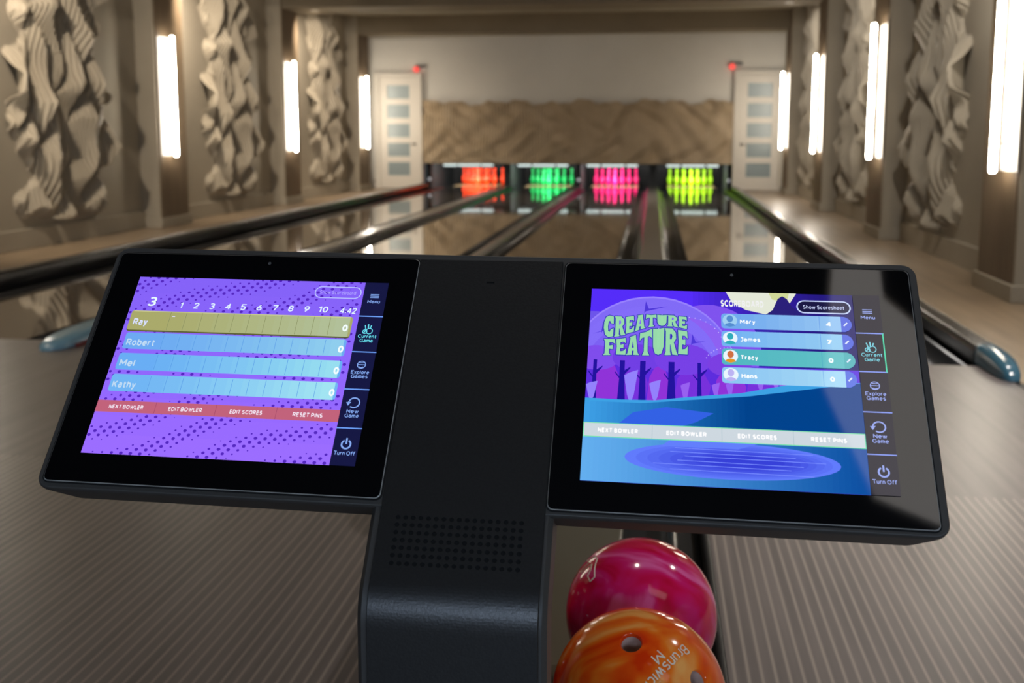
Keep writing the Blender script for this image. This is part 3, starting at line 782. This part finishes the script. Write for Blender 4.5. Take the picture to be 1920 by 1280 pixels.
# cut the slot and the speaker holes
cb = bmesh.new()
def cutter(u, v, ru, rv, n=8):
    loft(cb, [[P0+E1a*(u+ru*cos(2*pi*k/n))+E2a*(v+rv*sin(2*pi*k/n))+Vector((0, -sin(T), cos(T)))*w_ for k in range(n)] for w_ in (.004, -.0006)])
NU, NV = 17, 7
HOLES = []
for i in range(NU):
    for j in range(NV):
        u = -.0835+i*(.1035/(NU-1)); v = -.1370-j*.0385/(NV-1)-.0035*i/(NU-1)*0
        HOLES.append((u, v)); cutter(u, v, .0021, .0019, 10)
loft(cb, [[P0+E1a*(-.0286+a*.0038)+E2a*(.0948+b*.0009)+Vector((0, -sin(T), cos(T)))*w_ for a, b in ((1, 1), (-1, 1), (-1, -1), (1, -1))] for w_ in (.004, -.0006)])
bmesh.ops.recalc_face_normals(cb, faces=cb.faces)
cm = bpy.data.meshes.new('c'); cb.to_mesh(cm); cb.free(); cm.materials.append(gap_m); co = bpy.data.objects.new('c', cm); C.objects.link(co)
md = fp.modifiers.new('b', 'BOOLEAN'); md.object = co; md.solver = 'EXACT'; md.operation = 'DIFFERENCE'
try: md.material_mode = 'TRANSFER'
except Exception: pass
dg = bpy.context.evaluated_depsgraph_get(); dg.update()
new = bpy.data.meshes.new_from_object(fp.evaluated_get(dg)); fp.modifiers.clear(); fp.data = new; bpy.data.objects.remove(co)
# tiny camera lens dots on the glass
for k, (u, v) in enumerate(((-.2512+.001, .1119-.002), (.1942, .1076+.0016))):
    bm = bmesh.new(); loft(bm, [[W(u+.0016*cos(q*pi/8), v+.0016*sin(q*pi/8), w_) for q in range(16)] for w_ in (.00135, .0008)])
    obj('sensor_dot', bm, principled('sensor_grey', (.08, .08, .08), .3), console)
obj('base_plate', bx(P0.x-.17, P0.x+.11, .60, .97, 0, .02), edge_m, console, bevel=.004)

# ------------------------------------------------------------------ screen graphics
class UI:
    """flat lit graphics, drawn in millimetres from the screen's lower left corner; every layer a hair above the last"""
    def __init__(s, k, wmm, hmm):
        u0, u1, v0, v1 = SCR[k]; s.k = k
        s.o = (u0, v0); s.sx = (u1-u0)/wmm; s.sy = (v1-v0)/hmm; s.w = wmm; s.h = hmm
        s.bm = bmesh.new(); s.mats = []; s.mi = {}; s.z = .00125
    def P(s, x, y): return W(s.o[0]+x*s.sx, s.o[1]+y*s.sy, s.z)
    def up(s): s.z += .000007
    def mat(s, c):
        key = tuple(c)
        if key not in s.mi:
            m = principled('screen_%d_%d_%d' % tuple(int(q) for q in key), (0, 0, 0), .035, ior=1.6, emis=srgb(key), estr=.94)
            s.mi[key] = len(s.mats); s.mats.append(m)
        return s.mi[key]
    def poly(s, c, pts, up=True):
        if up: s.up()
        pts = clip(pts, 0, s.w, 0, s.h)
        if len(pts) < 3: return
        vs = [s.bm.verts.new(s.P(x, y)) for x, y in pts]
        f = s.bm.faces.new(vs); f.material_index = s.mat(c)
        if f.normal.dot(EN) < 0: pass
        r = bmesh.ops.triangulate(s.bm, faces=[f])
    def rect(s, c, x0, y0, x1, y1, r=0, up=True):
        if r:
            s.poly(c, rrect(x0, x1, y0, y1, r, 4), up)
        else: s.poly(c, [(x0, y0), (x1, y0), (x1, y1), (x0, y1)], up)
    def line(s, c, pts, wd, closed=False, up=True):
        if up: s.up()
        n = len(pts); m = s.mat(c)
        for i in range(n if closed else n-1):
            a = Vector((*pts[i], 0)); b = Vector((*pts[(i+1)%n], 0)); d = (b-a)
            if d.length < 1e-6: continue
            d.normalize(); q = Vector((-d.y, d.x, 0))*wd/2; e = d*wd*.25
            f = s.bm.faces.new([s.bm.verts.new(s.P(p.x, p.y)) for p in (a-q-e, b-q+e, b+q+e, a+q-e)]); f.material_index = m
    def circ(s, c, x, y, r, n=20, ry=None, up=True, a0=0, a1=2*pi):
        s.poly(c, [(x+r*cos(a0+(a1-a0)*k/n), y+(ry or r)*sin(a0+(a1-a0)*k/n)) for k in range(n if a1-a0 > 6 else n+1)], up)
    def text(s, c, t, x, y, width, height, bold=.17, align='c', warp=None, shear=0):
        """text box centred on y, scaled to the given cap height and width"""
        s.up(); V, F = text_mesh(t, bold)
        x0 = min(v.x for v in V); x1 = max(v.x for v in V); cap = 1.0
        asp = width/(x1-x0); left = x-width/2 if align == 'c' else x
        m = s.mat(c); vs = []
        for v in V:
            q = ((v.x-x0)*asp, (v.y/cap)*height-height/2)
            px, py = left+q[0]+shear*q[1], y+q[1]
            if warp: px, py = warp((v.x-x0)/(x1-x0), v.y/cap)
            vs.append(s.bm.verts.new(s.P(px, py)))
        for f in F:
            try: s.bm.faces.new([vs[i] for i in f]).material_index = m
            except ValueError: pass
    def done(s, label):
        bm = s.bm
        # every face looks out of the glass
        for f in bm.faces:
            f.normal_update()
            if f.normal.dot(EN) < 0: f.normal_flip()
        L = world_loc(console)
        for v in bm.verts: v.co -= L
        me = bpy.data.meshes.new('screen'); bm.to_mesh(me); bm.free()
        for m in s.mats: me.materials.append(m)
        o = bpy.data.objects.new('screen', me); C.objects.link(o); o.parent = disp[s.k]; o['label'] = label
def clip(pts, x0, x1, y0, y1):
    def cut(P, ins, inter):
        out = []
        for i in range(len(P)):
            a, b = P[i-1], P[i]
            if ins(b):
                if not ins(a): out.append(inter(a, b))
                out.append(b)
            elif ins(a): out.append(inter(a, b))
        return out
    def ix(v): return lambda a, b: (v, a[1]+(b[1]-a[1])*(v-a[0])/(b[0]-a[0]))
    def iy(v): return lambda a, b: (a[0]+(b[0]-a[0])*(v-a[1])/(b[1]-a[1]), v)
    P = list(pts)
    for ins, it in ((lambda p: p[0] >= x0, ix(x0)), (lambda p: p[0] <= x1, ix(x1)), (lambda p: p[1] >= y0, iy(y0)), (lambda p: p[1] <= y1, iy(y1))):
        if P: P = cut(P, ins, it)
    return P
def sidebar(U, x0, x1, bg, fg, cy, lc, hl=None):
    xc = (x0+x1)/2
    U.rect(bg, x0, 0, x1, U.h)
    for k, y in enumerate((148.8, 111, 73, 35)): U.line(lc, [(x0, y), (x1, y)], 1.1, up=(k == 0))
    for k, dy in enumerate((-1.7, 0, 1.7)): U.line(fg, [(xc-4, 171.1+dy), (xc+4, 171.1+dy)], .75, up=(k == 0))
    U.text(fg, 'Menu', xc, 164.9, 12.2, 3.5)
    # pins-and-ball icon
    U.line(cy, [(xc-3.5, 139), (xc-2.2, 134), (xc-4, 130.8)], 1.1); U.line(cy, [(xc-.6, 140), (xc-.2, 135.4)], 1.2, up=False); U.line(cy, [(xc+2.4, 139), (xc+1.6, 136)], 1.0, up=False)
    U.line(cy, [(xc+1.2+3*cos(a*pi/6), 133+3*sin(a*pi/6)) for a in range(12)], .8, True, up=False)
    U.line(cy, [(xc-3+2*cos(a*pi/6), 132.3+2*sin(a*pi/6)) for a in range(12)], .8, True, up=False)
    U.text(cy, 'Current', xc, 127.5, 17.4, 3.7); U.text(cy, 'Game', xc, 122.9, 12.6, 3.7)
    U.line(fg, [(xc+3.8*cos(a*pi/9), 97.8+3.6*sin(a*pi/9)) for a in range(18)], .8, True)
    U.line(fg, [(xc-3.6, 97.8), (xc+3.6, 97.8)], .8, up=False); U.line(fg, [(xc-2, 95.6), (xc, 94.9), (xc+2, 95.6)], .7, up=False); U.line(fg, [(xc-2, 99.8), (xc+2, 99.8)], .7, up=False)
    U.text(fg, 'Explore', xc, 90.2, 17, 3.7); U.text(fg, 'Games', xc, 85.9, 15.6, 3.7)
    U.line(fg, [(xc+5*cos(pi+.3-a*5.6/20), 59.6+4.7*sin(pi+.3-a*5.6/20)) for a in range(21)], 1.2)
    U.poly(fg, [(xc-7.3, 60), (xc-2.7, 60.4), (xc-5.2, 56.6)])
    U.text(fg, 'New', xc, 51.3, 11, 3.7); U.text(fg, 'Game', xc, 47, 13, 3.7)
    U.line(fg, [(xc+4*cos(pi/2+.6+a*(2*pi-1.2)/20), 19.8+4*sin(pi/2+.6+a*(2*pi-1.2)/20)) for a in range(21)], 1.5)
    U.line(fg, [(xc, 20.5), (xc, 25.3)], 1.5)
    U.text(fg, 'Turn Off', xc, 11.5, 19, 3.9)

# ---- left screen: scoresheet
U = UI(0, 252, 186)
PUR = (146, 104, 250)
U.rect(PUR, 0, 0, 229.3, 186)
# soft colour change of the wallpaper
for k in range(10): U.rect(tuple(int(a+(b-a)*k/9) for a, b in zip((154, 108, 255), (132, 98, 246))), 0, 186*k/10, 229.3, 186*(k+1)/10, up=(k == 0))
U.up()
DOT = (84, 40, 190)
for j in range(48):
    y = 1.5+j*4.0
    for i in range(29):
        x = 2+i*8.9+(4.45 if j % 2 else 0)
        if x > 227: continue
        yy = y-.34*x+5*sin(x*.03+y*.02)
        ph = abs(((yy-141+15) % 30)-15)            # diagonal bands
        r = min(1.8, 2.5*(1-ph/12.5))
        if r > .55: U.circ(DOT, x, y, r, 8, ry=r*.85, up=False)
U.text((228, 246, 255), '3', 21.2, 158.2, 8.2, 10.4, .17, shear=.12)
for s_, x in zip('1 2 3 4 5 6 7 8 9 10'.split(), (51.6, 66.8, 82.8, 98.7, 114.2, 130.1, 145.9, 161.5, 177.2, 193.4)):
    U.text((222, 240, 255), s_, x, 154.9, 2.6 if s_ == '1' else (9.5 if s_ == '10' else 5.2), 6.6, .17, shear=.1)
U.text((222, 240, 255), '4:42', 217.9, 154.4, 15.5, 6.6, .17, shear=.1)
U.line((190, 200, 255), rrect(181.6, 226.7, 168.0, 180.2, 6.1, 6), .9, True)
U.text((180, 170, 255), 'Show Scoreboard', 204, 174.1, 35.5, 3.9, .12)
def lerp(c1, c2, t): return tuple(int(a+(b-a)*t) for a, b in zip(c1, c2))
ROWS_ = ((126.3, 147.6, 'Ray', 14.5, (168, 168, 106), (176, 190, 152)), (105.8, 123.3, 'Robert', 28, (108, 168, 240), (142, 204, 236)),
         (83.6, 101.2, 'Mel', 15.2, (104, 172, 242), (150, 220, 238)), (61.4, 79.0, 'Kathy', 23, (112, 180, 242), (160, 226, 240)))
for n_, (y0, y1, name, tw, ca, cb_) in enumerate(ROWS_):
    xa, xb = (3.8, 224) if n_ == 0 else (5.6, 222.4)
    if n_ == 0: U.rect((92, 96, 52), xa, y0-1.6, xb, y1, 2.6)
    U.rect(ca, xa, y0, xb, y1, 2.4)
    U.up()
    for k in range(12): U.rect(lerp(ca, cb_, (k+1)/12), 43+k*15, y0+.001, min(43+(k+1)*15, xb-2.4), y1-.001, up=False)
    if n_ == 0: U.line((206, 206, 150), [(xa+2, y1-.6), (xb-2, y1-.6)], .7)
    lc = (132, 138, 92) if n_ == 0 else (84, 150, 226)
    U.up()
    for k in range(11): U.line(lc, [(43.8+15.85*k, y0+1), (43.8+15.85*k, y1-1)], .45, up=False)
    cy_ = (y0+y1)/2-1.6
    U.text((214, 222, 255) if n_ == 0 else (190, 216, 240), name, 8.3, cy_, tw, 7.4, .2, 'l')
    U.text((240, 250, 255), '0', 218.2, cy_+.2, 5.2, 7.4, .24)
U.line((220, 220, 250), [(46.2, 142), (48.6, 142)], .8)
U.rect((192, 98, 122), 0, 40.3, 229.3, 52)
U.up()
for x in (56.9, 114.3, 171.2): U.line((160, 72, 104), [(x, 40.4), (x, 51.9)], .5, up=False)
for s_, x, wd in (('NEXT BOWLER', 28.8, 33), ('EDIT BOWLER', 85.6, 32), ('EDIT SCORES', 143.1, 30.5), ('RESET PINS', 200.5, 27.5)):
    U.text((240, 226, 240), s_, x, 45.9, wd, 4.2, .22)
sidebar(U, 229.3, 252, (22, 24, 66), (132, 168, 240), (104, 220, 240), (110, 160, 250))
U.done('purple scoresheet screen with four bowler rows')

# ---- right screen: scoreboard over a cartoon landscape
U = UI(1, 256.5, 188)
MXR = 233.4
U.rect((74, 38, 240), 0, 0, MXR, 188)
for k in range(48):     # sky turns darker to the right
    U.rect(lerp((84, 44, 246), (30, 22, 110), max(0, (k-18)/28)**.8 if k > 18 else 0), k*MXR/48, 80, (k+1)*MXR/48, 188, up=(k == 0))
# tree crowns
U.circ((108, 84, 232), 4, 128, 36, 30); U.circ((126, 82, 236), 106, 128, 46, 30)
U.circ((150, 128, 250), 57, 109, 72.3, 44); U.circ((128, 106, 244), 57, 108.2, 71.3, 44)
U.circ((140, 96, 240), 85, 118, 42, 30)
for k in range(5): U.circ(lerp((130, 108, 246), (104, 62, 226), k/4), 52+2*k, 104-7*k, 66-7*k, 36)
for x0_, y0_, x1_, y1_, h_ in ((50, 165, 70, 171, 3), (92, 117, 110, 121, 4), (18, 128, 4, 124, 2), (92, 133, 104, 136, 2), (12, 143, 3, 140, 2)):
    U.poly((78, 56, 214), [(x0_, y0_), (x1_, y1_), (x0_+3, y0_+h_), (x0_, y0_+h_+8), (x0_-1.2, y0_-2)])
# purple cave band with trunks
U.poly((92, 44, 220), [(0, 118), (30, 112), (60, 116), (90, 112), (118, 118), (140, 112), (233, 112), (233, 70), (0, 70)])
for k, (x, w_) in enumerate(((18, 13), (42, 12), (63, 10), (92, 16), (124, 14), (150, 13), (178, 14))):
    U.poly((142, 50, 214) if k % 2 == 0 else (118, 48, 218), [(x-w_, 76), (x-w_*.8, 98), (x-w_*.2, 112), (x+w_*.5, 108), (x+w_, 92), (x+w_*.8, 76)])
for x, y, r, c in ((8, 116, 20, (126, 76, 234)), (44, 117, 22, (112, 62, 226)), (84, 117, 25, (118, 64, 228)), (124, 113, 19, (122, 62, 224))):
    U.circ(c, x, y, r, 30, ry=r*.62)
for x, wt, wb in ((31, 2.2, 3.4), (49, 2.4, 3.2), (74, 2.6, 4.0), (98, 1.5, 2.2), (7, 1.6, 2.4)):
    U.poly((34, 18, 156), [(x-wt, 114), (x+wt, 114), (x+wt, 104), (x+wt+5, 108), (x+wt+5, 106.5), (x+wt, 100), (x+wb, 74), (x-wb, 74), (x-wt, 98), (x-wt-4, 103), (x-wt-4, 101.5), (x-wt, 96)])
for x, yb, ht, w_ in ((5, 73, 18, 5), (39, 72, 30, 6), (60, 74, 20, 5), (86, 76, 17, 4), (112, 80, 14, 3.5), (124, 82, 13, 3.5), (150, 88, 12, 3.5), (163, 90, 11, 3.2), (176, 92, 9, 3)):
    U.poly((146, 128, 250) if yb < 76 else (150, 96, 238), [(x-w_, yb+ht*.9), (x-w_*.3, yb+ht), (x+w_, yb+ht*1.1), (x+w_*.5, yb+ht*.3), (x, yb-1), (x-w_*.5, yb+ht*.3)])
# dotted arcs
U.up()
for cx_, cy_, r_ in ((88, 128, 32), (122, 110, 20)):
    for k in range(16):
        a = .25+k*.16; U.circ((196, 180, 255), cx_+r_*cos(a), cy_+r_*sin(a), .55, 6, up=False)
# ground
U.poly((60, 160, 226), [(0, 76), (30, 75.5), (60, 76), (93, 81), (133, 86), (175, 96), (233.4, 100), (233.4, 0), (0, 0)])
for k in range(48):
    xa, xb = k*MXR/48, (k+1)*MXR/48
    g = lambda x: 73+max(0, (x-50))*.115+max(0, x-140)*.06
    U.poly(lerp((62, 158, 228), (0, 66, 140), min(1, k/28)), [(xa, 52), (xb, 52), (xb, g(xb)), (xa, g(xa))], up=(k == 0))
U.poly((50, 96, 226), [(30, 53), (42, 64), (70, 70), (110, 66), (95, 57), (84, 53)])
for k in range(48): U.rect(lerp((98, 172, 236), (10, 78, 160), min(1, (k/47)**1.2)), k*MXR/48, 0, (k+1)*MXR/48, 42, up=(k == 0))
for k in range(8):
    f_ = 1-k*.09
    U.poly(lerp((96, 122, 250), (54, 64, 214), k/7), [(124+88*f_*cos(a*pi/20)+k*1.5, 23+16*f_*sin(a*pi/20)) for a in range(40)])
U.poly((98, 126, 250), [(66, 34), (72, 38.5), (74, 41), (150, 41), (130, 34)])
U.up()
for k, (x0_, x1_, y) in enumerate(((78, 190, 33), (74, 176, 29.5), (86, 200, 26), (80, 182, 22), (60, 172, 18.5), (74, 190, 14))):
    U.line((120, 140, 255), [(x0_, y), (x1_, y-1.2)], .6, up=False)
# moon and hill
U.poly((226, 230, 214), [(122, 188), (127, 178), (139.2, 169.5), (156.6, 165.4), (165, 170), (171, 178), (178, 177), (184.3, 188)])
U.poly((206, 214, 150), [(160, 188), (163, 181), (171, 179.5), (177, 183), (178, 188)])
U.poly((42, 32, 120), [(156, 164.5), (163, 170), (168, 182), (172, 185), (176, 182), (180, 174), (188, 168), (196, 164.5)])
# title in tall ragged letters
LET = {
 'E': ([(0, 0), (.05, .5), (-.03, 1), (.95, 1.04), (1, .70), (.72, .82), (.42, .80), (.42, .62), (.78, .66), (.76, .40), (.42, .42), (.42, .2), (.75, .22), (1.03, .36), (1, -.03)], None),
 'F': ([(-.08, -.04), (.06, .08), (.08, .85), (-.08, 1.0), (.95, 1.02), (1.02, .7), (.75, .8), (.45, .8), (.45, .58), (.8, .62), (.78, .34), (.45, .38), (.45, .1), (.62, -.04)], None),
 'T': ([(.2, -.05), (.34, .1), (.36, .76), (.15, .76), (-.05, .64), (-.02, 1.02), (.5, .98), (1.02, 1.04), (1.05, .64), (.85, .76), (.66, .76), (.68, .1), (.84, -.05)], None),
 'U': ([(-.02, 1.03), (.02, .3), (.2, .03), (.5, -.03), (.8, .03), (.98, .3), (1.02, 1.03), (.62, 1.0), (.64, .34), (.56, .22), (.44, .22), (.36, .34), (.38, 1.0)], None),
 'R': ([(-.06, -.04), (.04, .1), (.04, .9), (-.06, 1.02), (.6, 1.02), (.9, .86), (.94, .62), (.74, .46), (.98, .08), (1.1, -.05), (.62, -.02), (.46, .38), (.42, .38), (.42, .08), (.5, -.04)], [(.4, .58), (.4, .8), (.56, .8), (.62, .7), (.54, .58)]),
 'A': ([(-.08, -.04), (.06, .08), (.28, .94), (.2, 1.02), (.74, 1.02), (.94, .08), (1.08, -.04), (.56, -.03), (.6, .2), (.42, .2), (.44, -.03)], [(.42, .36), (.5, .74), (.6, .36)]),
 'C': ([(.95, 1.0), (.98, .62), (.70, .66), (.60, .78), (.46, .74), (.40, .5), (.44, .26), (.58, .20), (.70, .34), (.98, .40), (.97, .0), (.5, -.06), (.15, .06), (-.02, .4), (0, .7), (.18, .96), (.5, 1.05)], None)}
def title(word, top, bot, x0, x1, c, outl, inner):
    n = len(word); ws = {'C': 1.05, 'R': 1.05, 'E': .86, 'A': 1.05, 'T': 1.05, 'U': 1.0, 'F': 1.0}
    tot = sum(ws[q] for q in word); x = 0; jobs = []
    for ch in word:
        w_ = ws[ch]
        def wp(p):
            a = (x+w_*(.5+(p[0]-.5)*.88))/tot
            return x0+(x1-x0)*a, bot(a)+(top(a)-bot(a))*p[1]
        o, hol = LET[ch]; jobs.append(([wp(p) for p in o], [wp(p) for p in hol] if hol else None)); x += w_
    U.up()
    for o, hol in jobs: U.line(outl, o, 1.7, True, up=False)
    U.up()
    for o, hol in jobs: U.poly(c, o, up=False)
    U.up()
    for o, hol in jobs:
        if hol: U.poly(inner, hol, up=False)
GRN, OUTL = (150, 216, 168), (56, 60, 176)
def ss(a, lo, hi):
    q = min(1, max(0, (a-lo)/(hi-lo))); return q*q*(3-2*q)
title('CREATURE', lambda a: 158.4+3.0*ss(a, .3, .5)-1.6*ss(a, .8, 1), lambda a: 138+12.5*ss(a, .1, .66)-2.5*ss(a, .8, 1), 12.6, 87.6, GRN, OUTL, (128, 98, 246))
title('FEATURE', lambda a: 134.8+12.5*ss(a, .16, .68)-3*ss(a, .82, 1), lambda a: 119+3.5*a, 13.6, 88.4, GRN, OUTL, (60, 40, 190))
# scoreboard list
U.text((236, 236, 236), 'SCOREBOARD', 136.3, 175.8, 38, 7.2, .24)
pl = rrect(184.6, 230.6, 168.2, 180.6, 6.2, 6)
U.poly((26, 24, 66), pl); U.line((200, 214, 255), pl, 1.2, True)
U.text((200, 210, 250), 'Show Scoresheet', 207.6, 174.2, 35.5, 4.0, .15)
LS = ((149.6, 165.0, 'Mary', '4', 13.4, (112, 168, 236), (150, 196, 240), (86, 106, 220), (84, 140, 206)), (131.4, 147.0, 'James', '7', 17.2, (116, 178, 240), (150, 204, 240), (86, 106, 220), (48, 170, 186)),
      (113.2, 129.0, 'Tracy', '0', 14.6, (82, 182, 192), (96, 190, 196), (84, 178, 186), (206, 112, 66)), (95.1, 110.7, 'Hans', '0', 13.4, (140, 196, 240), (166, 216, 244), (92, 116, 226), (186, 178, 240)))
for y0, y1, name, sc_, tw, ca, cb_, cend, cav in LS:
    r = (y1-y0)/2; ym = (y0+y1)/2
    U.circ(cend, 223, ym, r, 24); U.rect(ca, 117.5, y0, 140, y1, 3)
    U.up()
    for k in range(9): U.rect(lerp(ca, cb_, k/8), 124+k*11, y0+.001, 124+(k+1)*11 if k < 8 else 221.5, y1-.001, up=False)
    U.rect(cend, 221.5, y0+.001, 225, y1-.001)
    U.line(lerp(ca, (60, 100, 210), .15), [(203, y0+.5), (203, y1-.5)], .5)
    # generic round portrait: head and shoulders
    U.circ((232, 244, 252) if name != 'Mary' else (158, 206, 240), 125.1, ym+.6, 6.4, 24)
    U.circ(cav, 125.1, ym+2.4, 2.9, 16, ry=3.5); U.poly(cav if name != 'Tracy' else (226, 150, 34), [(120.2, ym-4.6), (122, ym-2.6), (125.1, ym-1.6), (128.2, ym-2.6), (130, ym-4.6), (125.1, ym-6)])
    U.text((244, 250, 255), name, 134, ym-.3, tw, 4.6, .24, 'l')
    U.text((244, 250, 255), sc_, 210.5, ym-.4, 4.2, 4.8, .26)
    U.line((222, 232, 255), [(224.0, ym-1.4), (226.6, ym+1.4)], 1.3)
# bottom buttons
U.rect((120, 226, 170), 0, 39.4, 233.2, 52.9); U.rect((204, 214, 222), .8, 40.2, 232.5, 52.2)
U.up()
for x in (58.5, 116.6, 175.2): U.line((176, 196, 206), [(x, 40.3), (x, 52.1)], .5, up=False)
for s_, x, wd in (('NEXT BOWLER', 29.5, 34), ('EDIT BOWLER', 87.1, 33.5), ('EDIT SCORES', 145.6, 32), ('RESET PINS', 203.7, 29)):
    U.text((250, 250, 252), s_, x, 45.9, wd, 4.4, .3)
sidebar(U, MXR, 256.5, (26, 22, 40), (150, 166, 236), (120, 206, 222), (130, 150, 236))
U.line((70, 214, 170), [(256.0, 111.2), (256.0, 148.8)], 1.1)
U.done('scoreboard screen with a purple cartoon landscape and a game title')
